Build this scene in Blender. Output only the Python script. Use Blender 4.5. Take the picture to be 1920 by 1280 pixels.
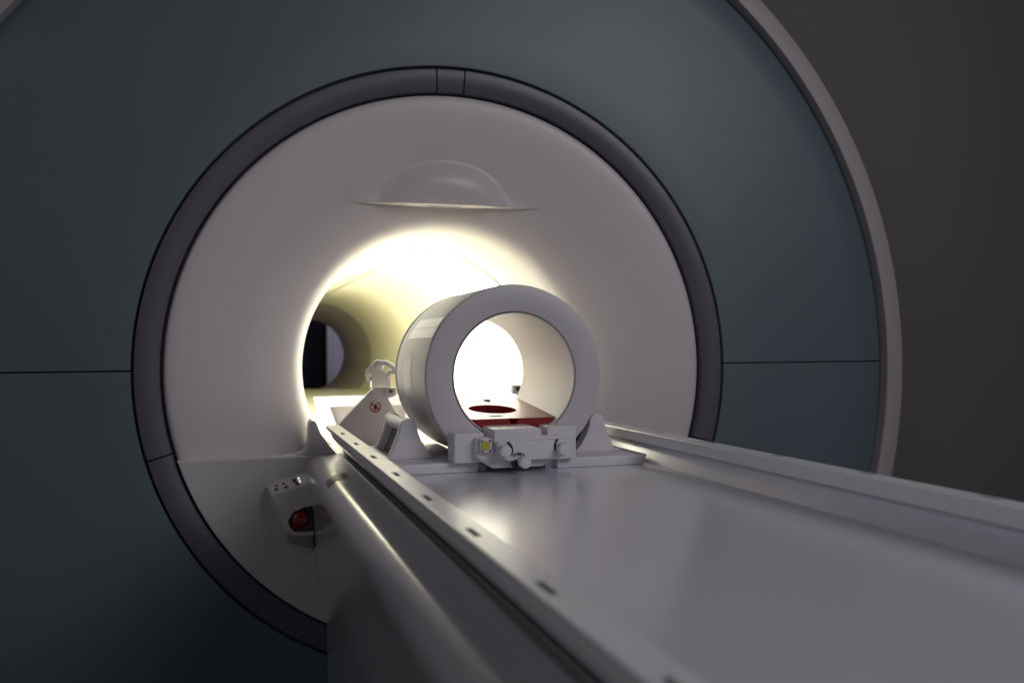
import bpy, bmesh, math, random
from mathutils import Matrix, Vector
random.seed(4)
for o in list(bpy.data.objects):
    bpy.data.objects.remove(o, do_unlink=True)
SC = bpy.context.scene
COL = SC.collection
S = 0.65            # one model unit (outer radius of the grey accent ring) in metres
ZC = 0.95           # height of the bore axis above the floor
def V(x, y, z): return Vector((S*x, S*y, S*z + ZC))

# ------------------------------------------------------------------ camera
yaw, pitch, roll = 0.29403935, 0.00486401695, -0.00712107
fw = Vector((math.sin(yaw)*math.cos(pitch), math.cos(yaw)*math.cos(pitch), math.sin(pitch)))
rt = Vector((math.cos(yaw), -math.sin(yaw), 0)); up = rt.cross(fw)
r2 = math.cos(roll)*rt + math.sin(roll)*up; u2 = -math.sin(roll)*rt + math.cos(roll)*up
cam_d = bpy.data.cameras.new('camera'); cam = bpy.data.objects.new('camera', cam_d); COL.objects.link(cam)
M = Matrix((r2, u2, -fw)).transposed().to_4x4(); M.translation = V(-0.71841229, -3.03408596, 0.07244541)
cam.matrix_world = M
cam_d.sensor_width = 36.0; cam_d.sensor_fit = 'HORIZONTAL'; cam_d.lens = 1750.83/1920*36
cam_d.clip_start = 0.02; cam_d.clip_end = 60
cam_d.dof.use_dof = True; cam_d.dof.focus_distance = 2.42*S; cam_d.dof.aperture_fstop = 4.0; cam_d.dof.aperture_blades = 7
SC.camera = cam

# ------------------------------------------------------------------ world, lamps, exposure
W = bpy.data.worlds.new('World'); SC.world = W; W.use_nodes = True
W.node_tree.nodes['Background'].inputs[0].default_value = (0.62, 0.60, 0.72, 1)
W.node_tree.nodes['Background'].inputs[1].default_value = 0.035
def area(name, loc, target, sx, sy, power, col, spread=180):
    d = bpy.data.lights.new(name, 'AREA'); d.shape = 'RECTANGLE'; d.size = sx; d.size_y = sy; d.energy = power; d.color = col
    d.spread = math.radians(spread)
    o = bpy.data.objects.new(name, d); COL.objects.link(o); o.location = loc
    o.rotation_euler = (Vector(target)-Vector(loc)).to_track_quat('-Z', 'Y').to_euler(); return o
area('room_light', (1.35, -2.8, 2.35), (-0.1, -0.3, 0.95), 1.6, 1.2, 10.6, (0.985, 0.955, 1.0), 118)
area('side_fill', (-2.3, -2.0, 2.1), (-0.3, -1.2, 0.75), 1.2, 1.2, 2.2, (0.98, 0.96, 1.0), 110)  # added soft fill that lifts the table body's left side and top
area('rear_room_light', (1.5, 5.0, 2.6), (1.2, 6.0, 0.9), 0.5, 0.5, 26, (0.86, 0.84, 1.0))
SC.view_settings.view_transform = 'Standard'; SC.view_settings.look = 'None'
SC.view_settings.exposure = 0; SC.view_settings.gamma = 1; SC.view_settings.use_curve_mapping = False
SC.render.engine = 'CYCLES'
SC.cycles.max_bounces = 10; SC.cycles.diffuse_bounces = 6; SC.cycles.glossy_bounces = 5
SC.cycles.sample_clamp_indirect = 6; SC.cycles.use_denoising = True
SC.cycles.caustics_reflective = False; SC.cycles.caustics_refractive = False

# ------------------------------------------------------------------ materials
def mat(name, col, rough=0.45, var=0.04, bump=0.0, bscale=180, metal=0.0, coat=0.0, emit=None, estr=0, spec=0.5, vscale=6, crough=0.24):
    m = bpy.data.materials.new(name); m.use_nodes = True; nt = m.node_tree; b = nt.nodes['Principled BSDF']
    b.inputs['Roughness'].default_value = rough; b.inputs['Metallic'].default_value = metal
    b.inputs['Coat Weight'].default_value = coat; b.inputs['Coat Roughness'].default_value = crough
    b.inputs['Specular IOR Level'].default_value = spec
    tc = nt.nodes.new('ShaderNodeTexCoord'); n = nt.nodes.new('ShaderNodeTexNoise')
    n.inputs['Scale'].default_value = vscale; n.inputs['Detail'].default_value = 7; n.inputs['Roughness'].default_value = 0.62
    nt.links.new(tc.outputs['Object'], n.inputs['Vector'])
    mx = nt.nodes.new('ShaderNodeMix'); mx.data_type = 'RGBA'
    mx.inputs['A'].default_value = (*[c*(1-var) for c in col], 1); mx.inputs['B'].default_value = (*[min(1, c*(1+var)) for c in col], 1)
    nt.links.new(n.outputs['Fac'], mx.inputs['Factor']); nt.links.new(mx.outputs['Result'], b.inputs['Base Color'])
    mr = nt.nodes.new('ShaderNodeMapRange'); mr.inputs['To Min'].default_value = max(0.02, rough*0.95); mr.inputs['To Max'].default_value = rough*1.06
    nt.links.new(n.outputs['Fac'], mr.inputs['Value']); nt.links.new(mr.outputs['Result'], b.inputs['Roughness'])
    if bump:
        n2 = nt.nodes.new('ShaderNodeTexNoise'); n2.inputs['Scale'].default_value = bscale; n2.inputs['Detail'].default_value = 4
        nt.links.new(tc.outputs['Object'], n2.inputs['Vector'])
        bp = nt.nodes.new('ShaderNodeBump'); bp.inputs['Strength'].default_value = bump; bp.inputs['Distance'].default_value = 0.001
        nt.links.new(n2.outputs['Fac'], bp.inputs['Height']); nt.links.new(bp.outputs['Normal'], b.inputs['Normal'])
    if emit:
        b.inputs['Emission Color'].default_value = (*emit, 1); b.inputs['Emission Strength'].default_value = estr
    return m
WHITE = mat('white_moulded_plastic', (0.70, 0.67, 0.68), 0.42, 0.02, 0.05, 260)
FUNNEL = mat('white_bore_cover', (0.66, 0.63, 0.645), 0.38, 0.03, 0.03, 200)
TUBE = mat('cream_bore_liner', (0.88, 0.862, 0.73), 0.30, 0.03)
LINER2 = mat('grey_rear_liner', (0.62, 0.59, 0.58), 0.5, 0.05)
BLUE = mat('slate_blue_panel', (0.118, 0.154, 0.176), 0.42, 0.04, 0.12, 700)
RING = mat('graphite_ring', (0.115, 0.106, 0.132), 0.36, 0.05, 0.10, 900)
GAP = mat('black_gap', (0.006, 0.006, 0.008), 0.7)
RIM = mat('white_rim', (0.40, 0.37, 0.385), 0.5, 0.03)
WALLM = mat('wall_paint', (0.14, 0.135, 0.14), 0.75, 0.05, 0.2, 300)
FLOORM = mat('vinyl_floor', (0.10, 0.10, 0.11), 0.35, 0.1)
TRAY = mat('satin_table_top', (0.74, 0.735, 0.80), 0.30, 0.02, 0.0, coat=1.0, vscale=11, crough=0.2)
RAIL = mat('white_rail', (0.78, 0.77, 0.79), 0.28, 0.03)
SILVER = mat('silver_grey_paint', (0.54, 0.54, 0.555), 0.42, 0.01, 0.0, coat=1.0, vscale=3, crough=0.15)
METAL = mat('brushed_metal', (0.62, 0.61, 0.58), 0.28, 0.05, metal=1.0)
COILW = mat('white_coil_shell', (0.56, 0.54, 0.56), 0.40, 0.03, 0.08, 350)
COILB = mat('white_fitting_plastic', (0.68, 0.66, 0.69), 0.42, 0.03, 0.08, 350)
COILS = mat('pale_grain_shell', (0.54, 0.54, 0.55), 0.46, 0.06, 0.35, 520)
COILIN = mat('satin_coil_liner', (0.80, 0.77, 0.76), 0.42, 0.03, 0.5, 130)
RED = mat('dark_red_vinyl', (0.26, 0.005, 0.009), 0.32, 0.08, 0.10, 500, spec=0.7)
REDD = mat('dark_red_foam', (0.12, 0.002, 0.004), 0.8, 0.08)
STOPR = mat('red_button', (0.30, 0.006, 0.012), 0.35, 0.03)

SIGNR = mat('red_print', (0.55, 0.02, 0.03), 0.5)
BLACK = mat('black_print', (0.012, 0.011, 0.02), 0.45)
DARK = mat('dark_slot', (0.05, 0.048, 0.052), 0.6)
PAPER = mat('white_sticker', (0.90, 0.90, 0.91), 0.35, 0.06, vscale=40)
YEL = mat('yellow_disc', (0.50, 0.44, 0.06), 0.4)
OLIVE = mat('grip_shadow_grey', (0.16, 0.15, 0.12), 0.6)
GREYP = mat('grey_panel', (0.40, 0.38, 0.39), 0.4)
PALE = mat('pale_lettering', (0.40, 0.26, 0.28), 0.5)
BTN = mat('grey_keypad_marks', (0.10, 0.10, 0.11), 0.5)
KEYS = mat('keypad_surface', (0.50, 0.53, 0.54), 0.35)
LAMPM = mat('bore_lamp_diffuser', (0.85, 0.84, 0.78), 0.5, emit=(1.0, 0.965, 0.86), estr=4.1)
LED = mat('small_white_indicator', (0.8, 0.8, 0.8), 0.4, emit=(0.9, 0.95, 1.0), estr=1.2)
CURTAIN = mat('pale_lavender_blind', (0.70, 0.67, 0.80), 0.7, 0.04)
NIGHT = mat('dark_window_glass', (0.01, 0.01, 0.014), 0.25)
def tape_mat():
    m = mat('clear_tape', (0.10, 0.105, 0.10), 0.40, 0.35, vscale=30, spec=0.25); return m
TAPE = tape_mat()

# ------------------------------------------------------------------ helpers
def thing(name, label, cat, loc, group=None):
    o = bpy.data.objects.new(name, None); COL.objects.link(o); o.location = loc; o.empty_display_size = 0.1
    o['label'] = label; o['category'] = cat
    if group: o['group'] = group
    return o
def finish(name, bm, m, parent=None, bev=0, seg=2, ang=32, label=None, smooth=True):
    """bm in model units -> one mesh object in metres"""
    bmesh.ops.remove_doubles(bm, verts=bm.verts, dist=1e-6)
    if bev:
        bmesh.ops.recalc_face_normals(bm, faces=bm.faces)
        es = [e for e in bm.edges if len(e.link_faces) == 2 and e.calc_face_angle(0) > math.radians(30)]
        bmesh.ops.bevel(bm, geom=es, offset=bev, segments=seg, profile=0.6, affect='EDGES', clamp_overlap=True)
    bmesh.ops.recalc_face_normals(bm, faces=bm.faces)
    for v in bm.verts: v.co = V(*v.co)
    if parent:
        root = parent
        while root.parent: root = root.parent
        off = root.location
    else: off = Vector((0, 0, 0))
    for v in bm.verts: v.co -= off
    for f in bm.faces: f.smooth = smooth
    for e in bm.edges:
        if len(e.link_faces) == 2 and e.calc_face_angle(0) > math.radians(ang): e.smooth = False
    me = bpy.data.meshes.new(name); bm.to_mesh(me); bm.free()
    me.materials.append(m)
    o = bpy.data.objects.new(name, me); COL.objects.link(o)
    if parent: o.parent = parent
    if label: o['label'] = label
    return o
def B(): return bmesh.new()
def lathe(bm, prof, a0=-180, a1=180, n=None, cx=0, cz=0):
    """revolve (r, y) about the bore direction; angle measured from up, clockwise seen from the camera"""
    full = abs(a1-a0) >= 359.9
    n = n or max(6, int(abs(a1-a0)/2))
    rings = []
    for i in range(n if full else n+1):
        a = math.radians(a0 + (a1-a0)*i/n)
        rings.append([bm.verts.new((cx+r*math.sin(a), y, cz+r*math.cos(a))) for r, y in prof])
    m = len(rings)
    for i in range(m if full else m-1):
        p, q = rings[i], rings[(i+1) % m]
        for j in range(len(prof)-1):
            if prof[j] != prof[j+1]: bm.faces.new((p[j], p[j+1], q[j+1], q[j]))
    return rings
def lathe_closed(bm, prof, a0=-180, a1=180, n=None, cx=0, cz=0):
    """solid of revolution with a closed profile; ends capped when partial"""
    full = abs(a1-a0) >= 359.9
    n = n or max(6, int(abs(a1-a0)/2)); rings = []
    for i in range(n if full else n+1):
        a = math.radians(a0 + (a1-a0)*i/n)
        rings.append([bm.verts.new((cx+r*math.sin(a), y, cz+r*math.cos(a))) for r, y in prof])
    m = len(rings); k = len(prof)
    for i in range(m if full else m-1):
        p, q = rings[i], rings[(i+1) % m]
        for j in range(k): bm.faces.new((p[j], p[(j+1) % k], q[(j+1) % k], q[j]))
    if not full:
        bm.faces.new(rings[0]); bm.faces.new(rings[-1])
def prism(bm, pts, axis, a, b):
    """pts: 2-D polygon. axis 'y': (x,z) swept y=a..b; 'x': (y,z) swept x=a..b; 'z': (x,y) swept z=a..b"""
    def P(p, t):
        return {'y': (p[0], t, p[1]), 'x': (t, p[0], p[1]), 'z': (p[0], p[1], t)}[axis]
    v0 = [bm.verts.new(P(p, a)) for p in pts]; v1 = [bm.verts.new(P(p, b)) for p in pts]
    n = len(pts); bm.faces.new(v0); bm.faces.new(v1)
    for i in range(n): bm.faces.new((v0[i], v0[(i+1) % n], v1[(i+1) % n], v1[i]))
def box(bm, x0, x1, y0, y1, z0, z1): prism(bm, [(x0, z0), (x1, z0), (x1, z1), (x0, z1)], 'y', y0, y1)
def ngon(cx, cz, r, n, ph=0, rz=None):
    rz = rz or r
    return [(cx+r*math.cos(ph+2*math.pi*i/n), cz+rz*math.sin(ph+2*math.pi*i/n)) for i in range(n)]
def disc_y(bm, cx, cz, r, y0, y1, n=32): prism(bm, ngon(cx, cz, r, n), 'y', y0, y1)
def tube(bm, pts, r, n=14):
    pts = [Vector(p) for p in pts]; rings = []
    for i, p in enumerate(pts):
        d = (pts[min(i+1, len(pts)-1)] - pts[max(i-1, 0)]).normalized()
        u = d.orthogonal().normalized() if i == 0 else (u - d*u.dot(d)).normalized()
        w = d.cross(u); rr = r[i] if isinstance(r, (list, tuple)) else r
        rings.append([bm.verts.new(p + (u*math.cos(t)+w*math.sin(t))*rr) for t in [2*math.pi*k/n for k in range(n)]])
    for a, b in zip(rings, rings[1:]):
        for k in range(n): bm.faces.new((a[k], a[(k+1) % n], b[(k+1) % n], b[k]))
    bm.faces.new(rings[0]); bm.faces.new(rings[-1])
def spline(pts, n=8):
    out = []; P = [Vector(p) for p in pts]
    for i in range(len(P)-1):
        p0, p1, p2, p3 = P[max(i-1, 0)], P[i], P[i+1], P[min(i+2, len(P)-1)]
        for k in range(n):
            t = k/n
            out.append(0.5*((2*p1)+(-p0+p2)*t+(2*p0-5*p1+4*p2-p3)*t*t+(-p0+3*p1-3*p2+p3)*t**3))
    return out + [P[-1]]
def ball(bm, c, r, sy=1, sz=1):
    m = Matrix.Translation(c) @ Matrix.Diagonal((r, r*sy, r*sz, 1))
    bmesh.ops.create_uvsphere(bm, u_segments=24, v_segments=14, radius=1, matrix=m)
def text_bm(s, size, loc, rot):
    """lettering as thin geometry; loc in model units, rot = Matrix 3x3"""
    cu = bpy.data.curves.new('t', 'FONT'); cu.body = s; cu.size = size; cu.extrude = size*0.04; cu.align_x = 'CENTER'; cu.align_y = 'CENTER'
    ob = bpy.data.objects.new('t', cu); COL.objects.link(ob)
    dg = bpy.context.evaluated_depsgraph_get(); me = bpy.data.meshes.new_from_object(ob.evaluated_get(dg))
    bm = bmesh.new(); bm.from_mesh(me); bpy.data.objects.remove(ob, do_unlink=True); bpy.data.meshes.remove(me)
    for v in bm.verts: v.co = Vector(loc) + rot @ v.co
    return bm
FACE_CAM = Matrix(((1, 0, 0), (0, 0, -1), (0, 1, 0)))     # text in the xz plane, read from -y
def cut(obj, bm):
    """subtract the solid bm (model units) from obj"""
    root = obj
    while root.parent: root = root.parent
    for v in bm.verts: v.co = V(*v.co)
    bmesh.ops.recalc_face_normals(bm, faces=bm.faces)
    me = bpy.data.meshes.new('c'); bm.to_mesh(me); bm.free()
    c = bpy.data.objects.new('c', me); COL.objects.link(c)
    md = obj.modifiers.new('b', 'BOOLEAN'); md.operation = 'DIFFERENCE'; md.object = c; md.solver = 'EXACT'
    bpy.context.view_layer.update()
    dg = bpy.context.evaluated_depsgraph_get(); nm = bpy.data.meshes.new_from_object(obj.evaluated_get(dg))
    obj.modifiers.clear(); obj.data = nm; bpy.data.objects.remove(c, do_unlink=True)

# ------------------------------------------------------------------ setting: floor, wall round the scanner, rear wall
def structure(o): o['kind'] = 'structure'; return o
bm = B(); box(bm, -6, 6, -5.2, 9.4, -1.49, -1.4615); structure(finish('floor', bm, FLOORM))
bm = B()
circ = [(1.80*math.sin(math.radians(a)), 1.80*math.cos(math.radians(a))) for a in range(0, 360, 3)]
outer = []
for x, z in circ:      # project the circle out to a rectangle
    k = min(6/abs(x) if abs(x) > 1e-6 else 1e9, (3.1/z if z > 1e-6 else (1.4605/-z if z < -1e-6 else 1e9)))
    outer.append((x*k, z*k))
# the opening sits above the floor: clip its foot
circ = [(x, max(z, -1.455)) for x, z in circ]
for y in (0.16, 0.42):
    a = [bm.verts.new((x, y, z)) for x, z in circ]; b = [bm.verts.new((x, y, z)) for x, z in outer]
    for i in range(len(a)):
        j = (i+1) % len(a); bm.faces.new((a[i], a[j], b[j], b[i]))
structure(finish('wall', bm, WALLM, smooth=False))
bm = B(); box(bm, -6, 6, 9.0, 9.15, -1.46, 3.1); structure(finish('back_wall', bm, WALLM))
t = thing('window', 'tall black window seen through the far end of the tunnel', 'window', V(0.1, 8.95, 0))
bm = B(); box(bm, -0.9, 0.455, 8.93, 8.985, -1.0, 1.5); finish('glass', bm, NIGHT, t, 0.004)
bm = B(); box(bm, 0.458, 0.52, 8.90, 8.985, -1.0, 1.5); finish('frame', bm, LINER2, t, 0.004)
bm = B()
for i in range(12):
    x0 = 0.528 + i*0.028; prism(bm, [(x0, 8.93), (x0+0.014, 8.915), (x0+0.027, 8.93), (x0+0.027, 8.95), (x0, 8.95)], 'z', -1.0, 1.5)
o = finish('blind', bm, CURTAIN); o['label'] = 'narrow pale lavender blind beside the black window beyond the tunnel'; o['category'] = 'blind'

# ------------------------------------------------------------------ MRI scanner
mri = thing('scanner_gantry', 'large slate blue and white scanner body with a brightly lit round tunnel', 'scanner', V(0, 0.2, -1.46))
ZS = 0.005; g = 0.0025
# blue face, upper and lower halves, rolled edge at the rim
prof = [(1.0045, 0.10), (1.0045, 0.004), (1.0065, 0.0008), (1.010, 0.0)] + [(1.014+(1.575-1.014)*i/4, 0.0) for i in range(1, 5)] + \
       [(1.61, 0.002), (1.64, 0.007), (1.668, 0.0145), (1.690, 0.022), (1.7055, 0.030), (1.7062, 0.05), (1.7062, 0.14)]
def half(upper):
    bm = B(); lathe(bm, prof, -180, 180, 240)
    s = 1 if upper else -1
    geom = bm.verts[:]+bm.edges[:]+bm.faces[:]
    bmesh.ops.bisect_plane(bm, geom=geom, plane_co=(0, 0, ZS+s*g), plane_no=(0, 0, -s), clear_outer=True)
    # turn the cut edge inwards so that the seam has depth
    es = [e for e in bm.edges if len(e.link_faces) == 1 and all(abs(v.co.z-(ZS+s*g)) < 1e-5 for v in e.verts)]
    r = bmesh.ops.extrude_edge_only(bm, edges=es)
    for v in [x for x in r['geom'] if isinstance(x, bmesh.types.BMVert)]: v.co.y += 0.02; v.co.z -= s*0.0006
    if not upper:
        bmesh.ops.bisect_plane(bm, geom=bm.verts[:]+bm.edges[:]+bm.faces[:], plane_co=(0, 0, -1.44), plane_no=(0, 0, -1), clear_outer=True)
    return finish('cover_panel', bm, BLUE, mri, ang=40)
half(True); half(False)
bm = B(); lathe(bm, [(0.99, 0.05), (1.71, 0.05)], -180, 180, 180)
bmesh.ops.bisect_plane(bm, geom=bm.verts[:]+bm.edges[:]+bm.faces[:], plane_co=(0, 0, -1.43), plane_no=(0, 0, -1), clear_outer=True)
finish('seam_backing', bm, GAP, mri)
bm = B(); lathe(bm, [(1.7065, 0.12), (1.7065, -0.004), (1.709, -0.010), (1.716, -0.012), (1.770, -0.012), (1.777, -0.009), (1.780, -0.002), (1.780, 0.17)], -180, 180, 240)
bmesh.ops.bisect_plane(bm, geom=bm.verts[:]+bm.edges[:]+bm.faces[:], plane_co=(0, 0, -1.44), plane_no=(0, 0, -1), clear_outer=True)
finish('cover_rim', bm, RIM, mri)
# graphite ring in four pieces
rp = [(0.9225, 0.10), (0.9225, 0.022), (0.9240, 0.014), (0.929, 0.0105), (0.988, -0.001), (0.995, 0.0005), (0.998, 0.007), (0.998, 0.10)]
def ring_piece(a0, a1):
    bm = B(); lathe_closed(bm, rp, a0, a1); finish('ring_segment', bm, RING, mri, ang=35)
gd = 0.14
ring_piece(-2.98+gd-0.15, 2.48-gd); ring_piece(2.48+gd, 106.2)
ring_piece(-105.6, -3.13-gd); ring_piece(106.6, 254.1)
# funnel
fp = [(0.9195, 0.10), (0.9185, 0.055), (0.915, 0.036), (0.907, 0.026), (0.893, 0.022), (0.86, 0.024), (0.80, 0.033), (0.72, 0.050), (0.65, 0.072), (0.58, 0.104),
      (0.545, 0.126), (0.520, 0.147), (0.504, 0.168), (0.493, 0.193), (0.485, 0.225), (0.479, 0.27), (0.472, 0.35), (0.466, 0.46), (0.4622, 0.60)]
def catmull(p, n=5):
    return [tuple(q)[:2] for q in spline([(a, b, 0) for a, b in p], n)]
bm = B(); lathe(bm, catmull(fp), -180, 180, 200); finish('bore_funnel', bm, FUNNEL, mri, ang=60)
bm = B(); lathe(bm, [(0.4622, 0.617), (0.4622, 5.0), (0.45, 5.02)], -180, 180, 160)
finish('bore_tube', bm, TUBE, mri)
bm = B(); lathe(bm, [(0.4624, 0.590), (0.4650, 0.601), (0.4650, 0.616), (0.4624, 0.6175)], -180, 180, 120); finish('tube_joint', bm, mat('shaded_joint', (0.05, 0.05, 0.05), 1.0, spec=0.0), mri)
# diffuser panel lining the crown and the flanks of the tunnel; its far edge is cut aslant
bm = B(); rows_ = []
for i in range(121):
    a = -122+244*i/120; ar = math.radians(a)
    yf = 1.62 - 0.62*min(1, max(0, (abs(a)-20)/60))**1.3
    prev = []
    for r, y in [(0.4618, 0.655), (0.4600, 0.662)] + [(0.4600, 0.662+(yf-0.008-0.662)*k/8) for k in range(1, 9)] + [(0.4618, yf)]:
        prev.append(bm.verts.new((r*math.sin(ar), y, r*math.cos(ar))))
    rows_.append(prev)
for p, q in zip(rows_, rows_[1:]):
    for k in range(len(p)-1): bm.faces.new((p[k], p[k+1], q[k+1], q[k]))
finish('bore_emitter', bm, LAMPM, mri, label='lit diffuser band round the inside of the tunnel')
bm = B(); lathe(bm, [(0.4618, 1.75), (0.4600, 1.757), (0.4600, 3.3), (0.4618, 3.307)], 82, 114, 20)  # added emitter, hidden behind the coil, to brighten the rear of the tube
finish('bore_emitter', bm, LAMPM, mri, label='added glowing strip on the far flank, brightening the rear of the tunnel')
bm = B(); lathe(bm, [(0.449, 5.02), (0.42, 5.2), (0.36, 5.7), (0.335, 6.0), (0.345, 6.15), (0.6, 6.5), (0.95, 6.6)], -180, 180, 120)
finish('rear_flare', bm, LINER2, mri, ang=50)
# groove in the tube crown
bm = B()
for i in range(30):
    y0 = 0.625+i*0.115; a = math.radians(-1.9-0.08*i); r = 0.4578
    vs = [bm.verts.new((r*math.sin(a+da), y, r*math.cos(a+da))) for da, y in ((-0.007, y0), (0.007, y0), (0.007, y0+0.115), (-0.007, y0+0.115))]
    bm.faces.new(vs)
finish('laser_slot', bm, mat('blue_grey_slot', (0.05, 0.06, 0.11), 1.0, spec=0.0), mri)
bm = B(); ball(bm, (-0.014, 0.618, 0.4600), 0.0042); finish('laser_dot', bm, mat('blue_lens', (0.05, 0.08, 0.35), 0.3), mri)
# hood over the tunnel mouth
arc = [(0.46*math.sin(math.radians(a)), 0.42+0.27*math.cos(math.radians(a))) for a in range(-62, 63, 4)]
bm = B()
fr = None
FC = catmull(fp, 8)
def fy(r):
    for (ra, ya), (rb, yb) in zip(FC, FC[1:]):
        if rb <= r <= ra: return ya+(yb-ya)*(ra-r)/(ra-rb)
    return 0.022
nx, nz = 110, 60; ZH = 0.5545
grid = []
for j in range(nz+1):
    row = []
    for i in range(nx+1):
        x = -0.43 + 0.86*i/nx
        t_ = j/nz
        z = ZH + 0.20*t_
        # front surface: bulges from the funnel, steepest at the lower lip
        rr = math.hypot(x, z)
        # funnel depth at this radius
        d0 = fy(rr)
        e = math.sqrt(((x+0.012)/0.235)**2 + ((z-ZH+0.013)/0.162)**2)
        dome = max(0.0, 1-e**3.2)**1.7
        wing = max(0, 1-abs(x+0.008)/0.345)**0.8 * math.exp(-((z-ZH)/0.045)) 
        h = 0.068*dome + 0.060*wing*(1-dome)
        y = d0 + 0.0015 - h
        row.append(bm.verts.new((x, y, z)))
    grid.append(row)
for j in range(nz):
    for i in range(nx): bm.faces.new((grid[j][i], grid[j][i+1], grid[j+1][i+1], grid[j+1][i]))
# underside
bot = [bm.verts.new((v.co.x, 0.165, ZH-0.0025)) for v in grid[0]]
lip = [bm.verts.new((v.co.x, v.co.y+0.003, ZH-0.0025)) for v in grid[0]]
for i in range(nx):
    bm.faces.new((grid[0][i], grid[0][i+1], lip[i+1], lip[i])); bm.faces.new((lip[i], lip[i+1], bot[i+1], bot[i]))
finish('light_hood', bm, FUNNEL, mri, ang=55)
bm = B(); box(bm, -0.065, 0.050, 0.085, 0.115, ZH-0.0040, ZH-0.0026); finish('sensor_window', bm, GREYP, mri, 0.002)
# lower front panel under the tunnel with its ledge
segp = [(0.915*math.cos(math.radians(a)), 0.915*math.sin(math.radians(a))) for a in range(198, 343, 3)]
segp = [(-0.876, -0.272)] + [p for p in segp if p[1] < -0.275] + [(0.876, -0.272)]
bm = B(); prism(bm, segp, 'y', 0.0, 0.30); finish('lower_panel', bm, FUNNEL, mri, 0.012, 4)
# tunnel floor and fins beside it
bm = B(); box(bm, -0.37, 0.37, 0.29, 4.9, -0.30, -0.2725); finish('tunnel_floor', bm, TUBE, mri, 0.004)
for s in (-1, 1):
    pts = [(-0.520, -0.2725), (-0.492, -0.262), (-0.478, -0.243), (-0.4735, -0.215), (-0.4725, -0.178), (-0.468, -0.165), (-0.459, -0.162), (-0.451, -0.170), (-0.437, -0.205), (-0.412, -0.243), (-0.386, -0.2725)]
    bm = B(); prism(bm, [(p[0]*-s, p[1]) for p in pts], 'y', 0.02, 0.13); finish('side_fin', bm, FUNNEL, mri, 0.006, 3)
# base plinth below
bm = B(); box(bm, -1.1, 1.1, 0.10, 0.16, -1.46, -1.40); finish('plinth', bm, DARK, mri)

# control box beside the table
bm = B()
vs = [(-0.476, -0.10, -0.344), (-0.598, -0.085, -0.379), (-0.556, -0.10, -0.490), (-0.535, -0.10, -0.503), (-0.468, -0.10, -0.506),
      (-0.480, 0.004, -0.318), (-0.560, 0.004, -0.338), (-0.612, 0.004, -0.364), (-0.600, 0.004, -0.43), (-0.545, 0.004, -0.545), (-0.466, 0.004, -0.57),
      (-0.478, -0.05, -0.322), (-0.606, -0.05, -0.358)]
pv = [bm.verts.new(v) for v in vs]
bmesh.ops.convex_hull(bm, input=pv)
bmesh.ops.dissolve_limit(bm, angle_limit=math.radians(6), verts=bm.verts, edges=bm.edges)
cb = finish('control_box', bm, WHITE, mri, 0.007, 3, ang=25)
pk = B(); prism(pk, [(-0.43, -0.411), (-0.50, -0.417), (-0.532, -0.430), (-0.549, -0.455), (-0.545, -0.475), (-0.530, -0.492), (-0.515, -0.496), (-0.43, -0.496)], 'y', -0.2, -0.055)
cut(cb, pk)
bm = B(); ball(bm, (-0.513, -0.082, -0.457), 0.0300, 0.7, 1.0)
prism(bm, ngon(-0.513, -0.457, 0.026, 28), 'y', -0.082, -0.05); finish('stop_button', bm, STOPR, cb)
bm = text_bm('STOP', 0.0175, (-0.512, -0.1045, -0.459), FACE_CAM); finish('lettering', bm, PALE, cb, smooth=False)
# keypad marks lie on the sloping top
O_, X_, Y_ = Vector((-0.478, -0.10, -0.342)), Vector((-0.120, 0.015, -0.036)), Vector((-0.002, 0.052, 0.024))
N_ = X_.cross(Y_).normalized()
if N_.z < 0: N_ = -N_
def pad(u, v, w, h, m, t=0.0018, name='button'):
    bm = B(); c = [(u-w, v-h), (u+w, v-h), (u+w, v+h), (u-w, v+h)]
    lo = [bm.verts.new(O_+X_*a+Y_*b+N_*0.000) for a, b in c]; hi = [bm.verts.new(O_+X_*a+Y_*b+N_*t) for a, b in c]
    bm.faces.new(lo); bm.faces.new(hi)
    for i in range(4): bm.faces.new((lo[i], lo[(i+1) % 4], hi[(i+1) % 4], hi[i]))
    finish(name, bm, m, cb)
bm = B(); prism(bm, [(-0.4795, -0.338), (-0.4765, -0.338), (-0.4665, -0.54), (-0.4695, -0.54)], 'y', -0.104, 0.0); finish('gasket', bm, GAP, cb)
for u, v in ((0.86, 0.35), (0.84, 0.65), (0.66, 0.62), (0.62, 0.28), (0.40, 0.72), (0.38, 0.5), (0.34, 0.25)):
    pad(u, v, 0.042, 0.075, BTN, 0.004)
for u, v in ((0.285, 0.72), (0.27, 0.40)): pad(u, v, 0.013, 0.035, LED, 0.0045, 'indicator_light')

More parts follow.
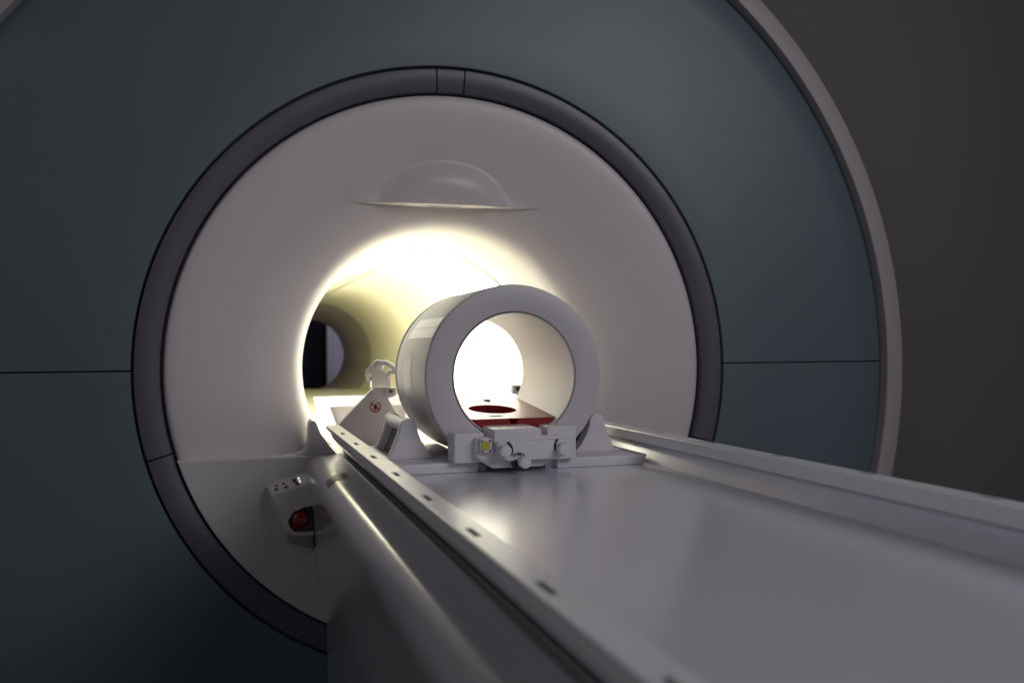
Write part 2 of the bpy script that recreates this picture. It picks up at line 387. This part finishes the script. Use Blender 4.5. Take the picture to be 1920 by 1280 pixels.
# ------------------------------------------------------------------ patient table
tab = thing('patient_table', 'long grey patient table with slotted white rails running out of the tunnel', 'table', V(0, -1.8, -1.46))
Y0 = -3.55
half_p = [(-0.378, -0.272), (-0.425, -0.272), (-0.448, -0.2735), (-0.464, -0.279), (-0.477, -0.289), (-0.486, -0.305), (-0.489, -0.325), (-0.487, -0.345),
          (-0.4755, -0.42), (-0.466, -0.555), (-0.446, -0.69), (-0.430, -0.745), (-0.425, -0.775), (-0.425, -1.455)]
_m = [tuple(q)[:2] for q in spline([(a, b, 0) for a, b in half_p[1:10]], 5)]
half_p = half_p[:1] + _m + half_p[10:]
poly = half_p + [(-x, z) for x, z in reversed(half_p)]
bm = B(); prism(bm, poly, 'y', Y0, -0.004); finish('table_body', bm, SILVER, tab, ang=28)
for s in (-1, 1):     # thin bright metal strip at the inner edge of the body top
    bm = B(); x = s*0.3800; prism(bm, [(x-0.0022, -0.2745), (x+0.0022, -0.2745), (x+0.0022, -0.2675), (x-0.0022, -0.2675)], 'y', Y0, -0.02)
    finish('metal_strip', bm, METAL, tab)
bm = B(); box(bm, -0.36, 0.36, Y0, 0.1, -0.2715, -0.262); finish('slide_bed', bm, GAP, tab)
# tray: flat bed with sloping sides
tp = [(-0.404, -0.200), (-0.374, -0.249), (-0.368, -0.2505), (0.368, -0.2505), (0.374, -0.249), (0.404, -0.200), (0.409, -0.200), (0.409, -0.206), (0.370, -0.258), (-0.370, -0.258), (-0.409, -0.206), (-0.409, -0.200)]
bm = B(); prism(bm, tp, 'y', Y0, 0.06); finish('tray', bm, TRAY, tab, ang=20)
slots = [-0.392-0.2925*k for k in range(0, 11)]
for s in (-1, 1):
    def X(x): return x if s < 0 else -x
    yend = -0.10
    bm = B()
    cs = [(-0.433, -0.1700), (-0.4305, -0.1690), (-0.3935, -0.1690), (-0.392, -0.1700), (-0.3785 if s > 0 else -0.392, -0.186 if s > 0 else -0.186), (-0.3785 if s > 0 else -0.392, -0.197), (-0.404, -0.197), (-0.4045, -0.250), (-0.4135, -0.2120), (-0.4225, -0.2035), (-0.4235, -0.1835), (-0.4225, -0.1790), (-0.433, -0.1785)]
    if s > 0: cs = [(-0.431, -0.1700), (-0.428, -0.1690), (-0.378, -0.1690), (-0.3755, -0.1715), (-0.3755, -0.196), (-0.379, -0.1985), (-0.404, -0.1985), (-0.409, -0.212), (-0.420, -0.2035), (-0.421, -0.179), (-0.431, -0.1785)]
    else: cs = [(-0.433, -0.1700), (-0.4305, -0.1690), (-0.3935, -0.1690), (-0.3905, -0.1715), (-0.3905, -0.196), (-0.394, -0.1985), (-0.404, -0.1985), (-0.4065, -0.2075), (-0.4170, -0.2075), (-0.4225, -0.2020), (-0.4245, -0.190), (-0.4225, -0.1790), (-0.433, -0.1785)]
    prism(bm, [(X(a), b) for a, b in cs], 'y', Y0, yend)
    rail = finish('side_rail', bm, RAIL, tab, ang=25)
    # shorten the web below the flange at the tunnel end
    c = B(); prism(c, [(-0.17, -0.1788), (-0.05, -0.1788), (-0.05, -0.23), (-0.31, -0.23), (-0.20, -0.199), (-0.17, -0.190)], 'x', min(X(-0.45), X(-0.405)), max(X(-0.45), X(-0.405))); cut(rail, c)
    if s < 0:
        c = B()
        for y in slots: box(c, -0.4215, -0.4115, y-0.030, y+0.030, -0.176, -0.165)
        cut(rail, c)
        for y in slots:
            bm = B(); box(bm, -0.4213, -0.4117, y-0.0298, y+0.0298, -0.1765, -0.1725); finish('slot', bm, DARK, rail)
    else:
        for y in slots:
            bm = B(); box(bm, 0.412, 0.421, y-0.022, y+0.022, -0.1692, -0.1682); finish('slot', bm, GREYP, rail)
    for p in rail.data.polygons: p.use_smooth = False
# strip of clear tape over the rounded shoulder
tpp = [(-0.414, -0.272), (-0.425, -0.272), (-0.448, -0.2735), (-0.464, -0.279), (-0.477, -0.289)]
bm = B(); a = []
for i, (x, z) in enumerate(tpp):
    n = Vector((-0.15 if i < 2 else -0.6, 0, 1 if i < 5 else 0.3)).normalized()*0.0012
    k = i/(len(tpp)-1); a.append([bm.verts.new((x+n.x, y+0.05*(0.5-k)*0, z+n.z)) for y in (-0.45-0.06*k, -0.535-0.075*k)])
for p, q in zip(a, a[1:]): bm.faces.new((p[0], p[1], q[1], q[0]))
finish('tape_strip', bm, TAPE, tab, label='clear sticky tape across the rounded table edge')

# ------------------------------------------------------------------ head support at the tunnel end of the table
hs = thing('head_support', 'white frame with two upright plates behind the ring coil', 'support frame', V(0, 0.05, -0.2505))
for s in (-1, 1):
    bm = B(); box(bm, s*0.30-0.02, s*0.30+0.02, 0.02, 0.81, -0.268, -0.252); finish('link_bar', bm, WHITE, hs, 0.003)
# cross frame with grey window panels
bm = B()
fo = [(-0.390, -0.130), (0.435, -0.130), (0.372, -0.272), (-0.355, -0.272)]
prism(bm, fo, 'y', 0.80, 0.86); fr_o = finish('cross_frame', bm, WHITE, hs, 0.006, 3, ang=30)
c = B(); prism(c, [(-0.332, -0.168), (-0.02, -0.168), (-0.02, -0.252), (-0.300, -0.252)], 'y', 0.7, 0.835); cut(fr_o, c)
for p in fr_o.data.polygons: p.use_smooth = False
bm = B(); prism(bm, [(-0.332, -0.168), (-0.02, -0.168), (-0.02, -0.252), (-0.300, -0.252)], 'y', 0.833, 0.838); finish('window_panel', bm, GREYP, hs)
for s in (-1, 1):
    pts = [(-0.385, -0.176), (-0.292, -0.082), (-0.284, -0.072), (-0.270, -0.0615), (-0.262, -0.060), (-0.200, -0.060), (-0.200, -0.089), (-0.223, -0.095), (-0.176, -0.181), (-0.150, -0.2502), (-0.368, -0.2502), (-0.385, -0.225)]
    bm = B(); prism(bm, [(p[0]*-s, p[1]) for p in pts], 'y', 0.0, 0.024); pl = finish('upright_plate', bm, WHITE, hs, 0.0025, 2, ang=30)
    bm = B(); box(bm, min(-s*-0.236, -s*-0.199), max(-s*-0.236, -s*-0.199), -0.012, 0.002, -0.087, -0.0605); bl = finish('corner_block', bm, GREYP if s > 0 else WHITE, pl, 0.002)
    bm = B(); disc_y(bm, s*0.217, -0.072, 0.0085, -0.016, -0.010, 24); finish('screw', bm, GREYP if s < 0 else DARK, pl)
    bm = B(); disc_y(bm, s*0.217, -0.072, 0.0038, -0.018, -0.0155, 16); finish('screw_socket', bm, BLACK, pl)
# round prohibition sign
sg = B(); cx_, cz_ = -0.2655, -0.1215; R0, R1 = 0.0185, 0.0152
a0, a1 = 55, 395
n = 60; rings = []
for i in range(n+1):
    a = math.radians(60 + (90+180+58+0)*0 + (i/n)*318)   # gap at the upper right
    a = math.radians(90 + 22) + math.radians(318)*i/n
    rings.append([sg.verts.new((cx_+r*math.cos(a), y, cz_+r*math.sin(a))) for r, y in ((R0, 0.0), (R1, 0.0), (R1, -0.0012), (R0, -0.0012))])
for p, q in zip(rings, rings[1:]):
    for k in range(4): sg.faces.new((p[k], p[(k+1) % 4], q[(k+1) % 4], q[k]))
dx = 0.0118
prism(sg, [(cx_-dx-0.0015, cz_+dx-0.0015), (cx_-dx+0.0015, cz_+dx+0.0015), (cx_+dx+0.0015, cz_-dx+0.0015), (cx_+dx-0.0015, cz_-dx-0.0015)], 'y', 0.0, -0.0016)
o = finish('prohibition_sign', sg, SIGNR, hs, smooth=False, label='red prohibition ring with slash over a black figure')
fg = B()
for pts in ([(-0.002, 0.001), (0.001, 0.010), (0.004, 0.0105), (0.0045, 0.002)], [(-0.003, 0.003), (0.005, 0.004), (0.003, -0.004), (-0.003, -0.004)],
            [(-0.003, -0.002), (-0.010, -0.009), (-0.0085, -0.0105), (0.0, -0.003)], [(0.0, -0.003), (-0.002, -0.0125), (0.000, -0.0125), (0.002, -0.003)],
            [(0.001, -0.0005), (0.0125, -0.003), (0.0125, -0.0045), (0.001, -0.004)]):
    prism(fg, [(cx_+a, cz_+b) for a, b in pts], 'y', 0.0, -0.0022)
finish('figure', fg, BLACK, o, smooth=False)

# cable plug behind the coil
PLUGW = mat('cream_plug_plastic', (0.88, 0.86, 0.78), 0.4)
pg = thing('cable_plug', 'white cable plug with curved hoses between the coil and the tunnel wall', 'plug', V(-0.25, 0.075, -0.06))
bm = B(); prism(bm, [(-0.268, -0.065), (-0.268, -0.012), (-0.272, -0.004), (-0.262, 0.004), (-0.236, 0.002), (-0.222, -0.015), (-0.214, -0.065)], 'y', 0.05, 0.10)
finish('plug_body', bm, PLUGW, pg, 0.007, 3)
bm = B(); ball(bm, (-0.246, 0.065, 0.010), 0.0205, 1.1); finish('knuckle', bm, PLUGW, pg)
bm = B(); tube(bm, spline([(-0.240, 0.055, 0.020), (-0.224, 0.02, 0.019), (-0.205, -0.05, 0.002), (-0.190, -0.14, -0.008), (-0.185, -0.21, -0.01)]), 0.0085); finish('hose', bm, PLUGW, pg)
bm = B(); tube(bm, spline([(-0.262, 0.06, 0.010), (-0.275, 0.06, -0.006), (-0.279, 0.065, -0.022), (-0.272, 0.07, -0.038)]), [0.008]*8+[0.0105]*8+[0.008]*9); finish('hose', bm, PLUGW, pg)
bm = B(); tube(bm, spline([(-0.21, 0.06, -0.065), (-0.214, 0.055, -0.03), (-0.208, 0.02, -0.008), (-0.195, -0.08, -0.012)]), 0.0095); finish('hose', bm, PLUGW, pg)

# ------------------------------------------------------------------ ring coil
coil = thing('head_coil', 'white ring-shaped head coil standing on the table in front of the tunnel', 'head coil', V(0, -0.46, -0.2505))
CZ = -0.0065; CX = 0.005
bm = B(); lathe(bm, [(0.170, -0.62), (0.170, -0.668), (0.1715, -0.6725), (0.174, -0.6735), (0.2355, -0.6735), (0.2400, -0.672), (0.2420, -0.667)], cz=CZ, n=160, cx=CX)
finish('front_ring', bm, COILW, coil)
bm = B(); lathe(bm, [(0.2420, -0.667), (0.2420, -0.247), (0.2411, -0.2455), (0.235, -0.2455)], cx=CX, cz=CZ, n=160); sh = finish('outer_shell', bm, COILS, coil)
bm = B(); lathe(bm, [(0.2375, -0.2455), (0.2375, -0.240)], cx=CX, cz=CZ, n=120); finish('dark_joint', bm, BLACK, coil)
bm = B(); lathe(bm, [(0.235, -0.240), (0.2415, -0.240), (0.2425, -0.238), (0.2425, -0.214), (0.240, -0.211), (0.168, -0.211), (0.165, -0.215)], cx=CX, cz=CZ, n=160); finish('back_flange', bm, WHITE, coil)
bm = B(); lathe(bm, [(0.165, -0.215), (0.165, -0.668), (0.1656, -0.6712), (0.1672, -0.6715), (0.1678, -0.6690), (0.1678, -0.62)], cx=CX, cz=CZ, n=160); finish('inner_liner', bm, COILIN, coil)
bm = B(); lathe(bm, [(0.1675, -0.64), (0.1705, -0.64)], cx=CX, cz=CZ, n=100); finish('liner_gap', bm, BLACK, coil)
def sticker(a0, a1, y0, y1, label, torn=False):
    bm = B(); n = 22; R = 0.2427; rr = []
    for i in range(n+1):
        t = i/n; a = math.radians(a0+(a1-a0)*t)
        e0, e1 = y0, y1
        rr.append([bm.verts.new((CX+R*math.sin(a), y, CZ+R*math.cos(a))) for y in (e0, e1)])
    for i, (p, q) in enumerate(zip(rr, rr[1:])): bm.faces.new((p[0], p[1], q[1], q[0]))
    if torn:
        for p in rr[-3:]:
            p[1].co.y += 0.012
    finish('sticker', bm, PAPER, sh, label=label)
sticker(-57.2, -49.9, -0.653, -0.335, 'upper blank white sticker on the coil shell')
sticker(-65.0, -57.7, -0.66, -0.325, 'lower blank white sticker on the coil shell')
# worn upright sticker: ragged mesh strips so the grey shell shows between them
bm = B(); R = 0.2427
random.seed(8)
for k in range(9):
    y0 = -0.478+0.0142*k; st = -74.8 - random.uniform(0, 0.4); fingers = k >= 0
    s_end = -104.4 - (random.uniform(-1.6, 1.6))
    n = 26; rr = []
    for i in range(n+1):
        a = math.radians(st+(s_end-st)*i/n); t = i/n
        gap = 0.0045 if (t < 0.16 and k % 2 == 0) else 0.0
        rr.append([bm.verts.new((CX+R*math.sin(a), y, CZ+R*math.cos(a))) for y in (y0, y0+0.0142-gap)])
    for p, q in zip(rr, rr[1:]): bm.faces.new((p[0], p[1], q[1], q[0]))
SCUFF = mat('scuffed_white_sticker', (0.86, 0.87, 0.88), 0.4, 0.10, vscale=90)
finish('sticker', bm, SCUFF, sh, label='tall worn white sticker with torn edges on the coil shell')
# base plates
for s in (-1, 1):
    pts = [(-0.108, -0.710), (-0.360, -0.710), (-0.371, -0.700), (-0.371, -0.215), (-0.108, -0.215)]
    bm = B()
    lo = [bm.verts.new(((-s)*(x+(0.013 if x < -0.36 else (0.006 if x < -0.3 else 0))), y, -0.2500)) for x, y in pts]
    hi = [bm.verts.new(((-s)*x, y, -0.2240)) for x, y in pts]
    n = len(pts); bm.faces.new(lo); bm.faces.new(hi)
    for i in range(n): bm.faces.new((lo[i], lo[(i+1) % n], hi[(i+1) % n], hi[i]))
    bp_ = finish('base_plate', bm, COILB, coil, 0.003, 2)
    # little wedge foot beside the plate
    bm = B(); prism(bm, [(-s*-0.110, -0.250), (-s*-0.110, -0.2285), (-s*-0.100, -0.2300), (-s*-0.081, -0.2375), (-s*-0.081, -0.2500)], 'y', -0.690, -0.62); finish('foot', bm, COILB, bp_, 0.002)
    # carrying handle: two gussets, bar, side frame
    def gus(y0, y1):
        q = [(-0.322, -0.224), (-0.312, -0.205), (-0.293, -0.160), (-0.288, -0.140)]
        top = [(-0.2665+0.0215*math.cos(math.radians(a)), -0.1390+0.0215*math.sin(math.radians(a))) for a in range(175, 4, -15)]
        q2 = [(-0.243, -0.150), (-0.234, -0.175), (-0.216, -0.205), (-0.198, -0.224)]
        bm = B(); prism(bm, [((-s)*-abs(x)*-1*-1 if False else (-s)*x, z) for x, z in q+top+q2], 'y', y0, y1)
        return finish('handle_gusset', bm, COILB, coil, 0.003, 2, ang=28)
    gus(-0.600, -0.560); gus(-0.360, -0.325)
    bm = B(); prism(bm, ngon((-s)*-0.2695, -0.1390, 0.0185, 32), 'y', -0.56, -0.36); finish('handle_bar', bm, COILB, coil)
    bm = B(); prism(bm, [((-s)*x, z) for x, z in ((-0.335, -0.224), (-0.335, -0.219), (-0.322, -0.2165), (-0.312, -0.219), (-0.312, -0.224))], 'y', -0.60, -0.325); finish('handle_sill', bm, COILB, coil, 0.001)
    bm = B(); prism(bm, [((-s)*x, z) for x, z in ((-0.296, -0.222), (-0.262, -0.146), (-0.255, -0.150), (-0.289, -0.224))], 'y', -0.561, -0.359); finish('grip_shadow_panel', bm, OLIVE, coil)  # dark panel stands in for the coil's shadow seen under the handle bar
# front connector
bm = B(); box(bm, -0.176, -0.098, -0.735, -0.66, -0.2235, -0.148); finish('clamp_block', bm, COILB, coil, 0.004, 3)
bm = B(); box(bm, 0.072, 0.152, -0.735, -0.66, -0.2235, -0.137); finish('clamp_block', bm, COILB, coil, 0.004, 3)
bm = B(); prism(bm, [(-0.124, -0.158), (-0.126, -0.206), (-0.110, -0.219), (-0.081, -0.2375), (0.050, -0.2375), (0.098, -0.212), (0.106, -0.200), (0.106, -0.158)], 'y', -0.757, -0.665)
ch = finish('connector_housing', bm, COILB, coil, 0.006, 3)
bm = B(); prism(bm, [(-0.082, -0.170), (-0.082, -0.141), (-0.077, -0.1365), (0.039, -0.1365), (0.044, -0.141), (0.044, -0.170)], 'y', -0.772, -0.64); finish('connector_top', bm, COILB, coil, 0.006, 3)
bm = B()
lo = [(-0.078, -0.168), (0.104, -0.166), (0.104, -0.205), (0.085, -0.215), (-0.05, -0.217), (-0.072, -0.205)]
prism(bm, lo, 'y', -0.785, -0.75); finish('dial_plate', bm, COILB, coil, 0.005, 3)
def knob(cx, cz, y0, y1, r=0.0195, ph=0.3):
    bm = B(); prism(bm, ngon(cx, cz, r, 7, ph), 'y', y0, y1); finish('knob', bm, COILB, coil, 0.005, 3, ang=25)
knob(-0.062, -0.189, -0.812, -0.784, 0.0165); knob(0.093, -0.190, -0.812, -0.784, 0.0175); knob(-0.012, -0.219, -0.815, -0.757, 0.0160, 0.1)
def arcmark(cx, cz, r, a0, a1, w, y, name='dial_mark'):
    bm = B(); n = 16; rr = []
    for i in range(n+1):
        a = math.radians(a0+(a1-a0)*i/n); e = 0.6 if i in (0, n) else 1
        rr.append([bm.verts.new((cx+q*math.cos(a), yy, cz+q*math.sin(a))) for q, yy in ((r-w*e, y), (r+w*e, y), (r+w*e, y-0.0012), (r-w*e, y-0.0012))])
    for p, q in zip(rr, rr[1:]):
        for k in range(4): bm.faces.new((p[k], p[(k+1) % 4], q[(k+1) % 4], q[k]))
    bm.faces.new(rr[0]); bm.faces.new(rr[-1]); return finish(name, bm, BLACK, coil, smooth=False)
arcmark(-0.064, -0.190, 0.0245, 62, -30, 0.0030, -0.785)
arcmark(0.103, -0.184, 0.028, 205, 138, 0.0028, -0.785)
am = arcmark(-0.0215, -0.2225, 0.0235, 128, 55, 0.0030, -0.7855)
bm = text_bm('UP', 0.0058, (-0.0300, -0.7872, -0.2012), FACE_CAM); finish('lettering', bm, PAPER, am, smooth=False)
bm = text_bm('ID', 0.0058, (-0.0130, -0.7872, -0.2009), FACE_CAM); finish('lettering', bm, PAPER, am, smooth=False)
bm = B(); prism(bm, [(-0.0345, -0.2135), (-0.0160, -0.2125), (-0.0160, -0.236), (-0.0275, -0.2365), (-0.0330, -0.231)], 'y', -0.757, -0.790); finish('dial_stop', bm, BLACK, coil, 0.001)
bm = B(); box(bm, -0.1175, -0.0865, -0.768, -0.755, -0.1955, -0.1600); cp = finish('contact_plate', bm, mat('pale_contact_plate', (0.62, 0.60, 0.56), 0.35), coil, 0.0015)
bm = B(); disc_y(bm, -0.1030, -0.1775, 0.0108, -0.7705, -0.766); finish('contact_disc', bm, YEL, cp)
for sx in (-0.1128, -0.0918):
    for sz in (-0.1655, -0.1905):
        bm = B(); disc_y(bm, sx, sz, 0.0028, -0.7700, -0.766, 12); finish('screw', bm, BTN, cp)

# ------------------------------------------------------------------ red cushion lying in the coil
cu = thing('head_cushion', 'dark red vinyl head cushion with a round hollow lying inside the ring coil', 'cushion', V(0, -0.44, -0.155))
def ztop(y): return -0.1195 + (y+0.655)*0.068
bm = B(); R = 0.1640
ys = [-0.655+0.435*i/10 for i in range(11)]; secs = []
for y in ys:
    zt = ztop(y)-CZ; ha = math.acos(min(1, -zt/R))      # from straight down
    arcp = [(CX+R*math.sin(-ha+2*ha*k/28), CZ-R*math.cos(-ha+2*ha*k/28)) for k in range(29)]
    secs.append((y, arcp))
rows = []
for y, ap in secs:
    # front face is slightly hollowed with a notch in the middle
    row = []
    for x, z in ap:
        row.append(bm.verts.new((x, y, z)))
    rows.append(row)
for p, q in zip(rows, rows[1:]):
    for k in range(28): bm.faces.new((p[k], p[k+1], q[k+1], q[k]))
bm.faces.new(rows[-1])
# front face with notch
xf0, xf1 = rows[0][0].co.x, rows[0][-1].co.x
nf = 0.012
topf = [bm.verts.new((CX+x, y, ztop(-0.655)-0.002*(1-abs(x)/0.115))) for x, y in ((-nf, -0.655), (-0.001, -0.625), (nf, -0.655))]
botf = [bm.verts.new((x, -0.655, CZ-R+0.004)) for x in (-0.003, 0.0, 0.003)]
m_ = 14
left = rows[0][:m_+1]; right = rows[0][m_:]
bm.faces.new(left + [topf[0]]) if True else None
bm.faces.new(right + [topf[2]])
bm.faces.new((rows[0][m_], topf[0], topf[1])); bm.faces.new((rows[0][m_], topf[1], topf[2]))
# top with a round hole
hc = (-0.002, -0.468); rx, ry = 0.066, 0.092
N = 96; inner = []; outer_v = []
y_a, y_b = -0.655, -0.220
def edge_x(y):
    zt = ztop(y)-CZ; return math.sqrt(R*R-zt*zt)
for i in range(N):
    a = 2*math.pi*i/N; ix, iy = hc[0]+rx*math.cos(a), hc[1]+ry*math.sin(a)
    inner.append(bm.verts.new((ix, iy, ztop(iy))))
    dxx, dyy = math.cos(a)*rx, math.sin(a)*ry
    t_ = 1e9
    for s2 in (0.02,):
        k = 1.0
        while True:
            px, py = hc[0]+dxx*k, hc[1]+dyy*k
            if py <= y_a or py >= y_b or abs(px-CX) >= edge_x(min(max(py, y_a), y_b)): break
            k += 0.01
    py = min(max(py, y_a), y_b); px = max(CX-edge_x(py), min(CX+edge_x(py), px))
    outer_v.append(bm.verts.new((px, py, ztop(py))))
low = [bm.verts.new((v.co.x, v.co.y, v.co.z-0.022)) for v in inner]
for i in range(N):
    j = (i+1) % N; bm.faces.new((inner[i], inner[j], outer_v[j], outer_v[i])); bm.faces.new((inner[i], inner[j], low[j], low[i]))
finish('cushion_body', bm, RED, cu, ang=40)
bm = B(); bm.faces.new([bm.verts.new(tuple(hc_)) for hc_ in [(hc[0]+rx*1.0*math.cos(2*math.pi*i/48), hc[1]+ry*math.sin(2*math.pi*i/48), ztop(hc[1]+ry*math.sin(2*math.pi*i/48))-0.0215) for i in range(48)]])
finish('hollow', bm, REDD, cu)
bm = B(); prism(bm, ngon(-0.028, -0.598, 0.019, 28, 0, 0.012), 'z', -0.120, ztop(-0.598)+0.0006); finish('finger_slot', bm, BLACK, cu)
bm = B(); prism(bm, [(0.026, -0.285), (0.040, -0.297), (0.030, -0.245)], 'z', -0.10, ztop(-0.27)+0.003); finish('arrow_mark', bm, BLACK, cu)
